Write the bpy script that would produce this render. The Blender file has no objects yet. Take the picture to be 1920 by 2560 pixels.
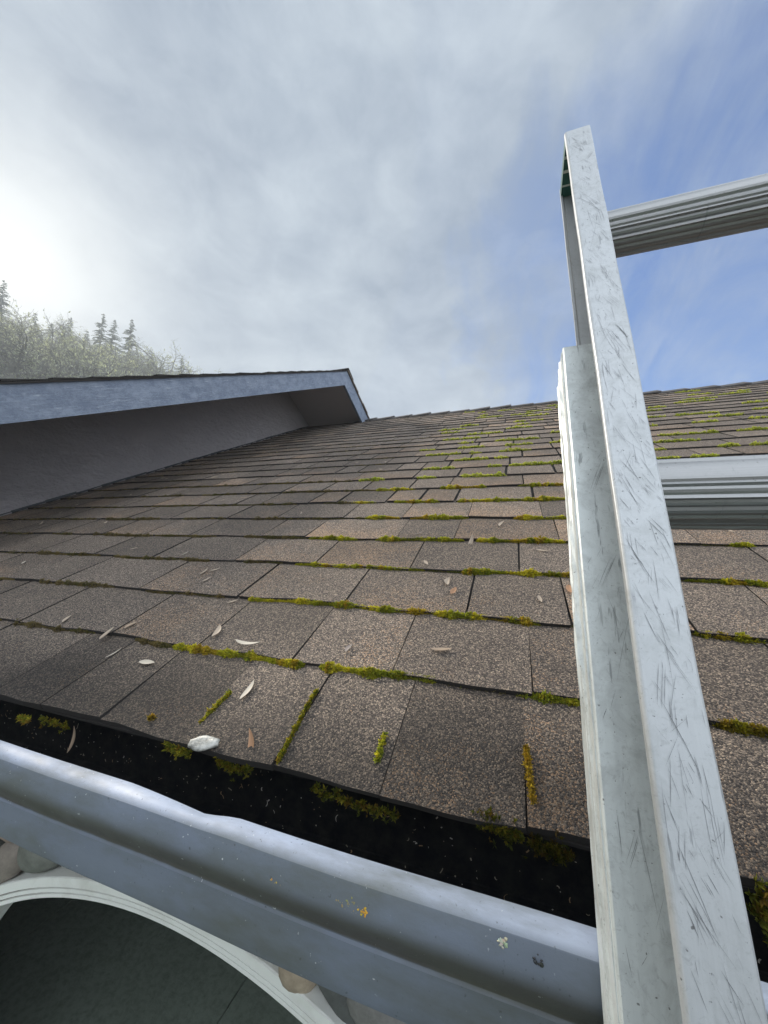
import bpy, math, random
import numpy as np
from math import radians as R, sin, cos, pi
from mathutils import Vector, Matrix

random.seed(7); rng = np.random.default_rng(7)
S = bpy.context.scene
C = S.collection

# ------------------------------------------------------------------ camera
CZ = 3.08                                   # eye height; camera stands at x=0, y=0
cam = bpy.data.cameras.new('camera'); co = bpy.data.objects.new('camera', cam); C.objects.link(co)
right = Vector((0.9446, 0.327, 0.0294)); down = Vector((-0.0082, 0.1129, -0.9936)); fwd = Vector((-0.3282, 0.9383, 0.1093))
m = Matrix((right, -down, -fwd)).transposed().to_4x4(); m.translation = Vector((0, 0, CZ))
co.matrix_world = m
cam.sensor_fit = 'HORIZONTAL'; cam.sensor_width = 36; cam.lens = 17.578
cam.clip_start = 0.01; cam.clip_end = 3000
S.camera = co
S.render.resolution_x = 768; S.render.resolution_y = 1024

# ------------------------------------------------------------------ light
SUN_EL, SUN_AZ = R(35), R(-70)              # azimuth from +Y towards +X
sun_dir = Vector((sin(SUN_AZ)*cos(SUN_EL), cos(SUN_AZ)*cos(SUN_EL), sin(SUN_EL)))
sl = bpy.data.lights.new('sun', 'SUN'); sl.energy = 4.2; sl.angle = R(7); sl.color = (1.0, .91, .78)
so = bpy.data.objects.new('sun', sl); C.objects.link(so)
so.rotation_euler = sun_dir.to_track_quat('Z', 'Y').to_euler()
S.view_settings.view_transform = 'Standard'; S.view_settings.look = 'None'
S.view_settings.gamma = 1; S.view_settings.exposure = 0.38

W = bpy.data.worlds.new('World'); S.world = W; W.use_nodes = True
nt = W.node_tree; N = nt.nodes; LK = nt.links; N.clear()
def nd(tree, typ, **kw):
    n_ = tree.nodes.new(typ)
    for k_, v_ in kw.items():
        if k_.startswith('i_'):
            key = k_[2:]; key = int(key) if key.isdigit() else key.replace('_', ' ')
            n_.inputs[key].default_value = v_
        else: setattr(n_, k_, v_)
    return n_
def mth(tree, op, a, b=None, clamp=False):
    n_ = tree.nodes.new('ShaderNodeMath'); n_.operation = op; n_.use_clamp = clamp
    for i_, v_ in enumerate((a, b)):
        if v_ is None: continue
        if isinstance(v_, (int, float)): n_.inputs[i_].default_value = v_
        else: tree.links.new(v_, n_.inputs[i_])
    return n_.outputs[0]
def ramp(tree, src, stops, interp='LINEAR'):
    n_ = tree.nodes.new('ShaderNodeValToRGB'); e = n_.color_ramp.elements; n_.color_ramp.interpolation = interp
    while len(e) < len(stops): e.new(.5)
    for el, (p_, c_) in zip(e, stops):
        el.position = p_; el.color = (c_, c_, c_, 1) if isinstance(c_, (int, float)) else (*c_, 1)
    tree.links.new(src, n_.inputs[0]); return n_.outputs[0]
def mix(tree, fac, a, b, mode='MIX'):
    n_ = tree.nodes.new('ShaderNodeMix'); n_.data_type = 'RGBA'; n_.blend_type = mode
    for s_, v_ in ((n_.inputs[0], fac), (n_.inputs[6], a), (n_.inputs[7], b)):
        if isinstance(v_, (int, float)): s_.default_value = v_
        elif isinstance(v_, tuple): s_.default_value = (*v_, 1)
        else: tree.links.new(v_, s_)
    return n_.outputs[2]
def vdot(tree, v, d):
    n_ = tree.nodes.new('ShaderNodeVectorMath'); n_.operation = 'DOT_PRODUCT'
    tree.links.new(v, n_.inputs[0]); n_.inputs[1].default_value = d; return n_.outputs['Value']

sky = nd(nt, 'ShaderNodeTexSky', sky_type='NISHITA', sun_disc=False, sun_elevation=SUN_EL, sun_rotation=SUN_AZ)
sky.air_density = 1.2; sky.dust_density = .6; sky.ozone_density = 3.0
tc = nd(nt, 'ShaderNodeTexCoord'); dirv = tc.outputs['Generated']
sep = nd(nt, 'ShaderNodeSeparateXYZ'); LK.new(dirv, sep.inputs[0])
zz = mth(nt, 'ADD', mth(nt, 'MAXIMUM', sep.outputs[2], 0.0), .22)
px = mth(nt, 'DIVIDE', sep.outputs[0], zz); py = mth(nt, 'DIVIDE', sep.outputs[1], zz)
cb = nd(nt, 'ShaderNodeCombineXYZ'); LK.new(px, cb.inputs[0]); LK.new(py, cb.inputs[1])
mpn = nd(nt, 'ShaderNodeMapping'); mpn.inputs['Rotation'].default_value = (0, 0, R(-35)); mpn.inputs['Scale'].default_value = (1.0, .42, 1)
LK.new(cb.outputs[0], mpn.inputs[0])
n1 = nd(nt, 'ShaderNodeTexNoise', i_Scale=1.15, i_Detail=7.0, i_Roughness=.52, i_Distortion=.35); LK.new(cb.outputs[0], n1.inputs['Vector'])
n2 = nd(nt, 'ShaderNodeTexNoise', i_Scale=5.5, i_Detail=8.0, i_Roughness=.62, i_Distortion=.5); LK.new(mpn.outputs[0], n2.inputs['Vector'])
n3 = nd(nt, 'ShaderNodeTexNoise', i_Scale=2.6, i_Detail=6.0, i_Roughness=.5); LK.new(cb.outputs[0], n3.inputs['Vector'])
# thinning of the veil towards the right of the view
bl = vdot(nt, dirv, Vector((.46, .79, .40)).normalized())
hole = ramp(nt, bl, [(.60, 0.0), (.82, .55), (.95, 1.0)])
cl = mth(nt, 'ADD', mth(nt, 'MULTIPLY', n1.outputs[0], .9), mth(nt, 'MULTIPLY', n2.outputs[0], 1.05))
cover = mth(nt, 'SUBTRACT', mth(nt, 'ADD', cl, .42), mth(nt, 'MULTIPLY', hole, 1.18), clamp=True)
cover = ramp(nt, cover, [(.08, .02), (.75, .97)])
sd_ = vdot(nt, dirv, sun_dir)
gd = vdot(nt, dirv, Vector((-.815, .333, .473)).normalized())
glow = ramp(nt, gd, [(.86, 0.0), (.95, .08), (.978, .24), (.992, .50), (1.0, .8)])
n4 = nd(nt, 'ShaderNodeTexNoise', i_Scale=2.3, i_Detail=7.0, i_Roughness=.55, i_Distortion=.3)
mp4 = nd(nt, 'ShaderNodeMapping'); mp4.inputs['Scale'].default_value = (1, 1, 1.7); mp4.inputs['Location'].default_value = (3.1, 1.2, .4); LK.new(dirv, mp4.inputs[0]); LK.new(mp4.outputs[0], n4.inputs['Vector'])
n5 = nd(nt, 'ShaderNodeTexNoise', i_Scale=9.0, i_Detail=7.0, i_Roughness=.6, i_Distortion=.4); LK.new(mp4.outputs[0], n5.inputs['Vector'])
tone = ramp(nt, mth(nt, 'ADD', mth(nt, 'MULTIPLY', n4.outputs[0], .68), mth(nt, 'MULTIPLY', n5.outputs[0], .32)), [(.38, 0.0), (.62, 1.0)])
ccol = mix(nt, tone, (2.5, 3.1, 3.95), (4.6, 5.25, 5.9))
ccol = mix(nt, glow, ccol, (10.5, 10.6, 10.2))
skyb = mix(nt, 1.0, sky.outputs[0], (.15, .70, 1.30), 'MULTIPLY')
cover = mth(nt, 'MAXIMUM', cover, ramp(nt, sd_, [(.35, 0.0), (.75, 1.0)]))
final = mix(nt, cover, skyb, ccol)
# unseen bright cloud bank behind and right of the viewer, added as fill light
back = ramp(nt, vdot(nt, dirv, Vector((.60, -.78, .20)).normalized()), [(.10, 0.0), (.5, 1.0)])
final = mix(nt, back, final, (19.0, 20.4, 22.0))
final = mix(nt, ramp(nt, mth(nt, 'SUBTRACT', mth(nt, 'MULTIPLY', sep.outputs[1], -1.0), mth(nt, 'ADD', mth(nt, 'MULTIPLY', sep.outputs[2], 1.5), mth(nt, 'MAXIMUM', mth(nt, 'MULTIPLY', sep.outputs[0], .8), 0.0))), [(-.05, 0.0), (.3, .85)]), final, (1.1, 1.2, 1.25))  # unseen dim band low behind the viewer, added to darken the gutter front
bg = nd(nt, 'ShaderNodeBackground'); bg.inputs[1].default_value = .1; LK.new(final, bg.inputs[0])
wo = nd(nt, 'ShaderNodeOutputWorld'); LK.new(bg.outputs[0], wo.inputs[0])

# ------------------------------------------------------------------ helpers
def tag(o, label=None, cat=None, group=None, kind=None):
    if label: o['label'] = label
    if cat: o['category'] = cat
    if group: o['group'] = group
    if kind: o['kind'] = kind
    return o
def empty(name, loc, label, cat, group=None):
    o = bpy.data.objects.new(name, None); C.objects.link(o); o.location = loc; o.empty_display_size = .05
    return tag(o, label, cat, group)
def mesh_obj(name, V, F, mats, parent=None, cols=None, smooth=False, midx=None, loc=None):
    me = bpy.data.meshes.new(name)
    if isinstance(V, np.ndarray) and isinstance(F, np.ndarray):
        nF, k_ = F.shape
        me.vertices.add(len(V)); me.vertices.foreach_set('co', V.astype(np.float32).ravel())
        me.loops.add(nF*k_); me.loops.foreach_set('vertex_index', F.astype(np.int32).ravel())
        me.polygons.add(nF); me.polygons.foreach_set('loop_start', np.arange(0, nF*k_, k_, dtype=np.int32))
        me.polygons.foreach_set('loop_total', np.full(nF, k_, dtype=np.int32))
        me.update(calc_edges=True)
    else:
        me.from_pydata([tuple(v) for v in V], [], [tuple(f) for f in F]); me.update()
    for mm in (mats if isinstance(mats, (list, tuple)) else [mats]): me.materials.append(mm)
    if midx is not None: me.polygons.foreach_set('material_index', np.asarray(midx, dtype=np.int32))
    if cols is not None:
        a = me.color_attributes.new('tint', 'FLOAT_COLOR', 'POINT')
        cc = np.ones((len(me.vertices), 4), np.float32); cc[:, :3] = np.asarray(cols)[:, :3]; a.data.foreach_set('color', cc.ravel())
    if smooth: me.polygons.foreach_set('use_smooth', np.ones(len(me.polygons), bool))
    me.validate()
    o = bpy.data.objects.new(name, me); C.objects.link(o)
    if parent is not None: o.parent = parent
    if loc is not None: o.location = loc
    return o
class MB:
    def __init__(s): s.V = []; s.F = []; s.c = []; s.mi = []
    def add(s, V, F, col=(1, 1, 1), mi=0):
        b = len(s.V); s.V += [tuple(v) for v in V]; s.F += [tuple(i+b for i in f) for f in F]
        s.c += [col]*len(V); s.mi += [mi]*len(F)
    def box(s, x0, x1, y0, y1, z0, z1, col=(1, 1, 1), mi=0):
        s.add([(x0,y0,z0),(x1,y0,z0),(x1,y1,z0),(x0,y1,z0),(x0,y0,z1),(x1,y0,z1),(x1,y1,z1),(x0,y1,z1)],
              [(0,3,2,1),(4,5,6,7),(0,1,5,4),(1,2,6,5),(2,3,7,6),(3,0,4,7)], col, mi)
    def prism(s, prof, x0, x1, col=(1, 1, 1), mi=0):        # prof: closed (y,z) loop, extruded along X
        n_ = len(prof); V = [(x0, y, z) for y, z in prof]+[(x1, y, z) for y, z in prof]
        F = [(i, (i+1) % n_, n_+(i+1) % n_, n_+i) for i in range(n_)]+[tuple(range(n_))[::-1], tuple(range(n_, 2*n_))]
        s.add(V, F, col, mi)
    def build(s, name, mats, parent=None, smooth=False, cols=True, loc=None):
        return mesh_obj(name, s.V, s.F, mats, parent, s.c if cols else None, smooth, s.mi, loc)

def mat(name, col=(.5, .5, .5), rough=.6, metal=0.0):
    mm = bpy.data.materials.new(name); mm.use_nodes = True
    b = mm.node_tree.nodes['Principled BSDF']
    b.inputs['Base Color'].default_value = (*col, 1); b.inputs['Roughness'].default_value = rough; b.inputs['Metallic'].default_value = metal
    return mm, mm.node_tree, b
def objco(t, scale=(1, 1, 1), rot=(0, 0, 0)):
    tc_ = t.nodes.new('ShaderNodeTexCoord'); mp = t.nodes.new('ShaderNodeMapping')
    mp.inputs['Scale'].default_value = scale; mp.inputs['Rotation'].default_value = rot
    t.links.new(tc_.outputs['Object'], mp.inputs[0]); return mp.outputs[0]
def map2(t, vec, scale):
    mp = t.nodes.new('ShaderNodeMapping'); mp.inputs['Scale'].default_value = scale; t.links.new(vec, mp.inputs[0]); return mp.outputs[0]
def noise(t, vec, sc, det=4, ro=.55, dist=0):
    n_ = t.nodes.new('ShaderNodeTexNoise'); n_.inputs['Scale'].default_value = sc; n_.inputs['Detail'].default_value = det
    n_.inputs['Roughness'].default_value = ro; n_.inputs['Distortion'].default_value = dist; t.links.new(vec, n_.inputs['Vector']); return n_.outputs[0]
def bump(t, b, h, strength=.3, dist=.001):
    n_ = t.nodes.new('ShaderNodeBump'); n_.inputs['Strength'].default_value = strength; n_.inputs['Distance'].default_value = dist
    t.links.new(h, n_.inputs['Height']); t.links.new(n_.outputs[0], b.inputs['Normal'])
def tint(t):
    a = t.nodes.new('ShaderNodeVertexColor'); a.layer_name = 'tint'; return a.outputs[0]

# ------------------------------------------------------------------ materials
# shingle granules
M_sh, t, b = mat('shingle_granules', rough=.9)
v = objco(t)
vo = nd(t, 'ShaderNodeTexVoronoi', i_Scale=740.0); t.links.new(v, vo.inputs['Vector'])
sc_ = t.nodes.new('ShaderNodeSeparateColor'); t.links.new(vo.outputs['Color'], sc_.inputs[0])
tn = t.nodes.new('ShaderNodeSeparateColor'); t.links.new(tint(t), tn.inputs[0])
gran = ramp(t, sc_.outputs[0], [(0, (.034, .031, .032)), (.35, (.070, .062, .058)), (.62, (.128, .111, .099)), (.85, (.22, .19, .165)), (1, (.40, .34, .28))])
tan = ramp(t, sc_.outputs[1], [(0, (.095, .070, .050)), (.5, (.25, .172, .115)), (1, (.50, .36, .25))])
blend = mth(t, 'ADD', mth(t, 'MULTIPLY', noise(t, v, 9, 3), .95), mth(t, 'MULTIPLY', tn.outputs[0], .62))
blend = mth(t, 'SUBTRACT', blend, .68)
sel = mth(t, 'LESS_THAN', sc_.outputs[2], blend)
gcol = mix(t, sel, gran, tan)
shade = mth(t, 'MAXIMUM', mth(t, 'ADD', mth(t, 'MULTIPLY', tn.outputs[1], .46), .74), .35)
st_ = ramp(t, noise(t, v, 3.1, 5, .6), [(.3, .84), (.7, 1.32)])
cm = nd(t, 'ShaderNodeCombineColor')
sh2 = mth(t, 'MULTIPLY', shade, st_)
for i in range(3): t.links.new(sh2, cm.inputs[i])
gcol = mix(t, 1.0, mix(t, 1.0, gcol, cm.outputs[0], 'MULTIPLY'), (1.08, 1.0, .91), 'MULTIPLY')
t.links.new(gcol, b.inputs['Base Color'])
hgt = mth(t, 'ADD', mth(t, 'MULTIPLY', vo.outputs['Distance'], -1.2), mth(t, 'MULTIPLY', sc_.outputs[1], .9))
bump(t, b, hgt, .95, .0016)
b.inputs['Specular IOR Level'].default_value = .45
M_shedge, t, b = mat('shingle_edge', (.018, .016, .015), .95)
M_cap, t, b = mat('ridge_cap_granules', (.04, .038, .04), .9)
v = objco(t); t.links.new(ramp(t, noise(t, v, 200, 2), [(.3, (.02, .02, .022)), (.7, (.085, .075, .07))]), b.inputs['Base Color'])
# gutter paint
M_gut, t, b = mat('gutter_paint', (.2, .23, .28), .42)
v = objco(t)
dirt = ramp(t, noise(t, objco(t, (1, 3, 3)), 7, 7, .65), [(.42, 0.0), (.66, 1.0)])
base = mix(t, noise(t, v, 4, 3), (.11, .132, .172), (.145, .172, .215))
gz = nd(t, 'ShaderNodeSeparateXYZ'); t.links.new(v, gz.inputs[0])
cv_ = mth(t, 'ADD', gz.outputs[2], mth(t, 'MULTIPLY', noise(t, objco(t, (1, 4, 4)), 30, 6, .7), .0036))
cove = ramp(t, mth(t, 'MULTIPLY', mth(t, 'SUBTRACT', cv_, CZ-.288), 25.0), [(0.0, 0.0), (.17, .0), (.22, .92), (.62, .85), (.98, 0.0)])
base = mix(t, cove, base, (.060, .055, .046))  # cove's shade and brown ground reflection painted in, with some settled dirt
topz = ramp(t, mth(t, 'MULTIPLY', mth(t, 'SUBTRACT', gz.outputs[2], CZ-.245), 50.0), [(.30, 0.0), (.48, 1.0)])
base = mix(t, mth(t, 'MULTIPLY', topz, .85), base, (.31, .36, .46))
base = mix(t, mth(t, 'MULTIPLY', dirt, .68), base, (.075, .082, .062))
fle = ramp(t, noise(t, v, 330, 2, .5), [(.70, 0.0), (.745, 1.0)])
fl2 = ramp(t, noise(t, v, 45, 2, .5), [(.5, 0.0), (.62, 1.0)])
base = mix(t, mth(t, 'MULTIPLY', mth(t, 'MULTIPLY', fle, fl2), .75), base, (.55, .58, .58))
spk = ramp(t, noise(t, v, 260, 3, .6), [(.26, 1.0), (.34, 0.0)])
base = mix(t, mth(t, 'MULTIPLY', spk, .6), base, (.03, .035, .03))
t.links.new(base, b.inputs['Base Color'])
t.links.new(ramp(t, noise(t, v, 25, 4), [(.3, .46), (.7, .66)]), b.inputs['Roughness'])
bump(t, b, noise(t, v, 380, 3), .2, .0006); b.inputs['Specular IOR Level'].default_value = .4
M_gin, t, b = mat('gutter_inside_black', (.010, .012, .015), .8)  # near-black base colour for the gutter's inside
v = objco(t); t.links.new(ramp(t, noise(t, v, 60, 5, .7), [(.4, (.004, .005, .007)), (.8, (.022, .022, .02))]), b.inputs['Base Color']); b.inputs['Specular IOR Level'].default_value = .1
# fascia / rake paint
M_rake, t, b = mat('weathered_board_paint', rough=.65)
v = objco(t, (1, .35, 1), (R(-26.6), 0, 0))
rv = objco(t, (1, 1, 1), (R(-26.6), 0, 0))
g1 = noise(t, map2(t, rv, (1, .07, 1)), 170, 5, .7)
g2 = ramp(t, noise(t, map2(t, rv, (1, .55, 1)), 24, 10, .85), [(.42, 0.0), (.58, 1.0)])
base = mix(t, g2, (.125, .155, .215), (.21, .25, .32))
base = mix(t, ramp(t, g1, [(.60, 0.0), (.72, .7)]), base, (.46, .51, .57))
t.links.new(base, b.inputs['Base Color']); bump(t, b, mth(t, 'ADD', g1, mth(t, 'MULTIPLY', g2, .4)), .8, .003)
# stucco
M_stu, t, b = mat('mauve_grey_stucco', rough=.85)
v = objco(t)
t.links.new(mix(t, noise(t, v, 2.5, 5, .6), (.46, .435, .46), (.57, .535, .555)), b.inputs['Base Color'])
big = ramp(t, noise(t, objco(t, (1, 1.0, 1.8)), 11, 9, .75, .1), [(.40, 0.0), (.50, .15), (.58, .4), (.64, .5)])
bump(t, b, mth(t, 'ADD', mth(t, 'ADD', big, mth(t, 'MULTIPLY', noise(t, objco(t, (1, 1, 1.5)), 24, 8, .78, .5), 1.5)), mth(t, 'MULTIPLY', noise(t, v, 190, 3), .16)), 1.0, .032)
# aluminium
def alu(name, c0, c1, rough, metal=.55, grain=(60, 60, 2)):
    mm, t, b = mat(name, c0, rough, metal)
    v = objco(t); gr = noise(t, objco(t, grain), 9, 5, .7)
    mott = noise(t, v, 42, 6, .7, .5)
    base = mix(t, gr, c0, c1)
    sc2 = ramp(t, noise(t, objco(t, (260, 1, 32), (0, R(28), 0)), 1.0, 3, .55), [(.635, 0.0), (.67, 1.0)])
    msk = ramp(t, noise(t, v, 26, 3), [(.48, 0.0), (.6, 1.0)])
    base = mix(t, mth(t, 'MULTIPLY', mth(t, 'MULTIPLY', sc2, msk), .55), base, (.13, .14, .15))
    base = mix(t, ramp(t, mott, [(.48, 0.0), (.78, .6)]), base, (.25, .265, .265))
    fm = ramp(t, noise(t, v, 260, 5, .75, 1.0), [(.54, 0.0), (.70, .35)])
    base = mix(t, fm, base, (.20, .21, .215))
    pits = ramp(t, noise(t, v, 420, 2), [(.69, 0.0), (.75, .8)])
    base = mix(t, pits, base, (.10, .10, .10))
    t.links.new(base, b.inputs['Base Color'])
    t.links.new(ramp(t, gr, [(.3, rough-.07), (.7, rough+.1)]), b.inputs['Roughness'])
    bump(t, b, mth(t, 'ADD', gr, mott), .14, .0004)
    return mm
M_alu = alu('scratched_aluminium', (.36, .38, .395), (.48, .50, .52), .5)
M_alb = alu('dull_aluminium', (.53, .57, .575), (.66, .70, .70), .5)
M_rung = alu('rung_aluminium', (.21, .215, .22), (.34, .345, .35), .38, .7, (2, 60, 60))
M_scr, t, b = mat('scratch_grey', (.16, .165, .175), .6, .3)
M_grn, t, b = mat('green_cap_plastic', (.02, .10, .085), .5)
v = objco(t, (1, 1, 1), (0, 0, 0))
M_wht, t, b = mat('white_sticker', (.6, .63, .6), .5)
M_rub, t, b = mat('black_rubber', (.02, .02, .02), .8)
# moss
M_moss, t, b = mat('moss', rough=.8)
t.links.new(tint(t), b.inputs['Base Color']); b.inputs['Specular IOR Level'].default_value = .15
tr = nd(t, 'ShaderNodeBsdfTranslucent'); t.links.new(mix(t, 1.0, tint(t), (1.5, 1.5, .8), 'MULTIPLY'), tr.inputs[0])
ms = nd(t, 'ShaderNodeMixShader'); ms.inputs[0].default_value = .45
out = t.nodes['Material Output']; t.links.new(b.outputs[0], ms.inputs[1]); t.links.new(tr.outputs[0], ms.inputs[2]); t.links.new(ms.outputs[0], out.inputs[0])
M_tint, t, b = mat('tinted_matte', rough=.75)
t.links.new(mix(t, mth(t, 'MULTIPLY', noise(t, objco(t), 90, 4, .6), .55), tint(t), (.03, .03, .025)), b.inputs['Base Color'])
M_leaf, t, b = mat('dry_leaf', rough=.6)
t.links.new(mix(t, mth(t, 'MULTIPLY', noise(t, objco(t, (1, 6, 1)), 160, 4, .6), .45), tint(t), (.16, .12, .085)), b.inputs['Base Color'])
M_quartz, t, b = mat('milky_stone', rough=.35)
t.links.new(ramp(t, noise(t, objco(t), 120, 6, .7), [(.35, (.15, .15, .135)), (.62, (.44, .44, .41))]), b.inputs['Base Color'])
bump(t, b, noise(t, objco(t), 160, 5, .7), .6, .002); b.inputs['Subsurface Weight'].default_value = .15; b.inputs['Subsurface Radius'].default_value = (.01, .01, .01)
# cobbles
M_cob, t, b = mat('river_cobble', rough=.7)
v = objco(t)
t.links.new(mix(t, 1.0, tint(t), ramp(t, noise(t, v, 22, 8, .7), [(.3, .62), (.7, 1.2)]), 'MULTIPLY'), b.inputs['Base Color'])
bump(t, b, noise(t, v, 60, 7, .7), .5, .004)
M_mort, t, b = mat('dark_mortar', (.06, .06, .06), .95); bump(t, b, noise(t, objco(t), 50, 6, .7), .8, .01)
M_trim, t, b = mat('white_vinyl_trim', (.72, .74, .70), .45)
v = objco(t); t.links.new(mix(t, ramp(t, noise(t, v, 7, 6, .65), [(.5, 0.0), (.75, .7)]), (.74, .76, .73), (.50, .50, .45)), b.inputs['Base Color'])
# concrete
M_con, t, b = mat('damp_green_grey_concrete', rough=.8)
v = objco(t)
cc = mix(t, noise(t, v, .9, 6, .6, .6), (.13, .165, .13), (.27, .33, .275))
cc = mix(t, ramp(t, noise(t, v, 26, 8, .75), [(.36, .5), (.55, 0.0)]), cc, (.07, .085, .07))
t.links.new(cc, b.inputs['Base Color']); bump(t, b, noise(t, v, 26, 9, .75), .5, .012)
M_gnd, t, b = mat('ground_grass', rough=.95)
v = objco(t); t.links.new(mix(t, noise(t, v, .4, 8, .7), (.05, .065, .03), (.11, .11, .06)), b.inputs['Base Color'])
M_hill, t, b = mat('hill_brush', rough=1.0)
v = objco(t); t.links.new(ramp(t, noise(t, v, .8, 9, .75), [(.35, (.12, .125, .095)), (.55, (.24, .245, .19)), (.7, (.34, .34, .27))]), b.inputs['Base Color'])
bump(t, b, noise(t, v, .9, 8, .8), 1.0, 1.0)
M_bark, t, b = mat('lichened_bark', rough=.9)
v = objco(t); t.links.new(ramp(t, noise(t, v, 2.4, 6, .7), [(.35, (.09, .085, .08)), (.62, (.21, .21, .17))]), b.inputs['Base Color'])
M_soff, t, b = mat('soffit_paint', (.38, .35, .365), .8)
M_flash, t, b = mat('lead_grey_flashing', (.045, .05, .055), .6, .4)

# ------------------------------------------------------------------ roof plane frame
A = R(26.5); H = .362
E0, EXP = .219, .1431                       # eave line up the slope, course exposure
RIDGE = 4.0
def P(X, s, hgt=0.0):                       # point on / above the main roof plane
    return (X, s*cos(A)+(H-hgt)*sin(A), CZ+s*sin(A)-(H-hgt)*cos(A))
XL, XR = -2.2, 4.6

house = empty('house', (0, .9, 0), 'house with a mossy brown shingle roof, grey gutter and mauve stucco gable wall', 'house')
def part(o):                                # keep part geometry in world metres, parent sits at house base
    o.matrix_parent_inverse = Matrix.Translation((0, -.9, 0)); return o

known = {0: [-1.98, -1.68, -1.37, -1.0, -.65, -.33, .02, .36, .70, 1.15], 1: [-2.55, -1.84, -1.31, -.83, -.42, .05, .45, .8],
         2: [-2.88, -2.13, -1.40, -.786, -.2, .21, .62], 3: [-3.1, -2.48, -1.75, -1.15, -.55, .02, .5]}
def wob(X, k):
    return .0022*math.sin(X*9+k*2.1)+.0016*math.sin(X*23+k*4.7)+.0010*math.sin(X*51+k*1.3)
def shingles(mb, Pf, x0, x1, s0, n, seed, known={}, exp=EXP, tail=.012):
    rr = random.Random(seed); joints_all = {}
    for k in range(n):
        J = [q*H for q in known.get(k, [])]
        lo = J[0] if J else x0+rr.uniform(0, .2); hi = J[-1] if J else lo
        J = J or [lo]
        while lo > x0: lo -= rr.choice((.11, .14, .18, .22)) if rr.random() < .6 else rr.uniform(.15, .26); J.insert(0, lo)
        while hi < x1: hi += rr.choice((.11, .14, .18, .22)) if rr.random() < .6 else rr.uniform(.15, .26); J.append(hi)
        J = [max(x0, min(x1, j)) for j in J]; J = sorted(set(J)); joints_all[k] = J
        sl_ = s0+k*exp; 
        for a, bb in zip(J[:-1], J[1:]):
            if bb-a < .02: continue
            r1, r2 = rr.random(), rr.random(); minor = rr.random() < .12
            drop = rr.uniform(-.003, .002); lift = rr.uniform(-.0012, .0016); g = .0006 if minor else (rr.uniform(.0010, .0018) if a > -.75 and k < 6 else rr.uniform(.0026, .0046))
            ns = max(2, int((bb-a)/.03)); V = []; Cc = []
            xs = [a+g+(bb-a-2*g)*i/ns for i in range(ns+1)]
            sk0, sk1 = rr.uniform(-.0015, .0015), rr.uniform(-.0015, .0015)
            rows = [(0, .0090), (.012, .0088), (.5, .0062), (1.0, .0036), (1.16, .0022)]
            tanb = rr.random()**1.6
            for f_, h_ in rows:
                for i, X in enumerate(xs):
                    ss = sl_+f_*exp+(wob(X, k)+drop)*(1-min(1, f_))
                    q = i/ns; hh = h_+lift*(1-f_)+.0007*math.sin(X*17+k)*(1-f_)
                    V.append(Pf(X+(sk0 if q < .5 else sk1)*f_, ss, max(.0008, hh)))
                    Cc.append((tanb*(1.15-.75*f_)*(1.1-.5*q)+.12*r1, r2-(1.75*max(0, 1-f_*1.1) if k == 0 and known else 0), r1))
            nr = len(rows); n1_ = ns+1
            # skirt: lower and side edges down to the course below
            sk = []
            for i, X in enumerate(xs): sk.append(Pf(X, sl_+wob(X, k)+drop, .0022))
            base = len(mb.V)
            mb.V += V+sk; mb.c += Cc+[(0, 0, 0)]*len(sk)
            for j in range(nr-1):
                for i in range(ns):
                    mb.F.append((base+j*n1_+i, base+j*n1_+i+1, base+(j+1)*n1_+i+1, base+(j+1)*n1_+i)); mb.mi.append(0)
            b2 = base+len(V)
            for i in range(ns): mb.F.append((b2+i, b2+i+1, base+i+1, base+i)); mb.mi.append(1)
            # sides
            for side in (0, ns):
                q = []
                for j, (f_, h_) in enumerate(rows): q.append(Pf(V[j*n1_+side][0], sl_+f_*exp+(0 if f_ else wob(xs[side], k)+drop), .0004 if f_ > .99 else .0016))
                b3 = len(mb.V); mb.V += q; mb.c += [(0, 0, 0)]*len(q)
                for j in range(nr-1):
                    f4 = (base+j*n1_+side, base+(j+1)*n1_+side, b3+j+1, b3+j)
                    mb.F.append(f4 if side else f4[::-1]); mb.mi.append(1)
    return joints_all
NC = 27
mb = MB(); JA = shingles(mb, P, XL, XR, E0, NC, 11, known)
# starter strip and deck under the shingles
mb.add([P(XL, E0+.002, .0), P(XR, E0+.002, .0), P(XR, RIDGE+.02, .0), P(XL, RIDGE+.02, .0),
        P(XL, E0+.002, -.004), P(XR, E0+.002, -.004), P(XR, RIDGE+.02, -.004), P(XL, RIDGE+.02, -.004)],
       [(0, 1, 2, 3), (7, 6, 5, 4), (4, 5, 1, 0)], (0, 0, 0), 1)
part(mb.build('roof', [M_sh, M_shedge], house))
ry, rz = P(0, RIDGE)[1:]
# rear slope
mb = MB(); mb.add([(XL, ry, rz), (XR, ry, rz), (XR, ry+4.5, rz-2.25), (XL, ry+4.5, rz-2.25), (XL, ry, rz-.1), (XR, ry, rz-.1), (XR, ry+4.5, rz-2.35), (XL, ry+4.5, rz-2.35)],
                  [(0, 1, 2, 3), (7, 6, 5, 4), (3, 2, 6, 7), (1, 5, 6, 2)], (.3, .5, .5))
part(mb.build('rear_roof', M_sh, house))
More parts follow.
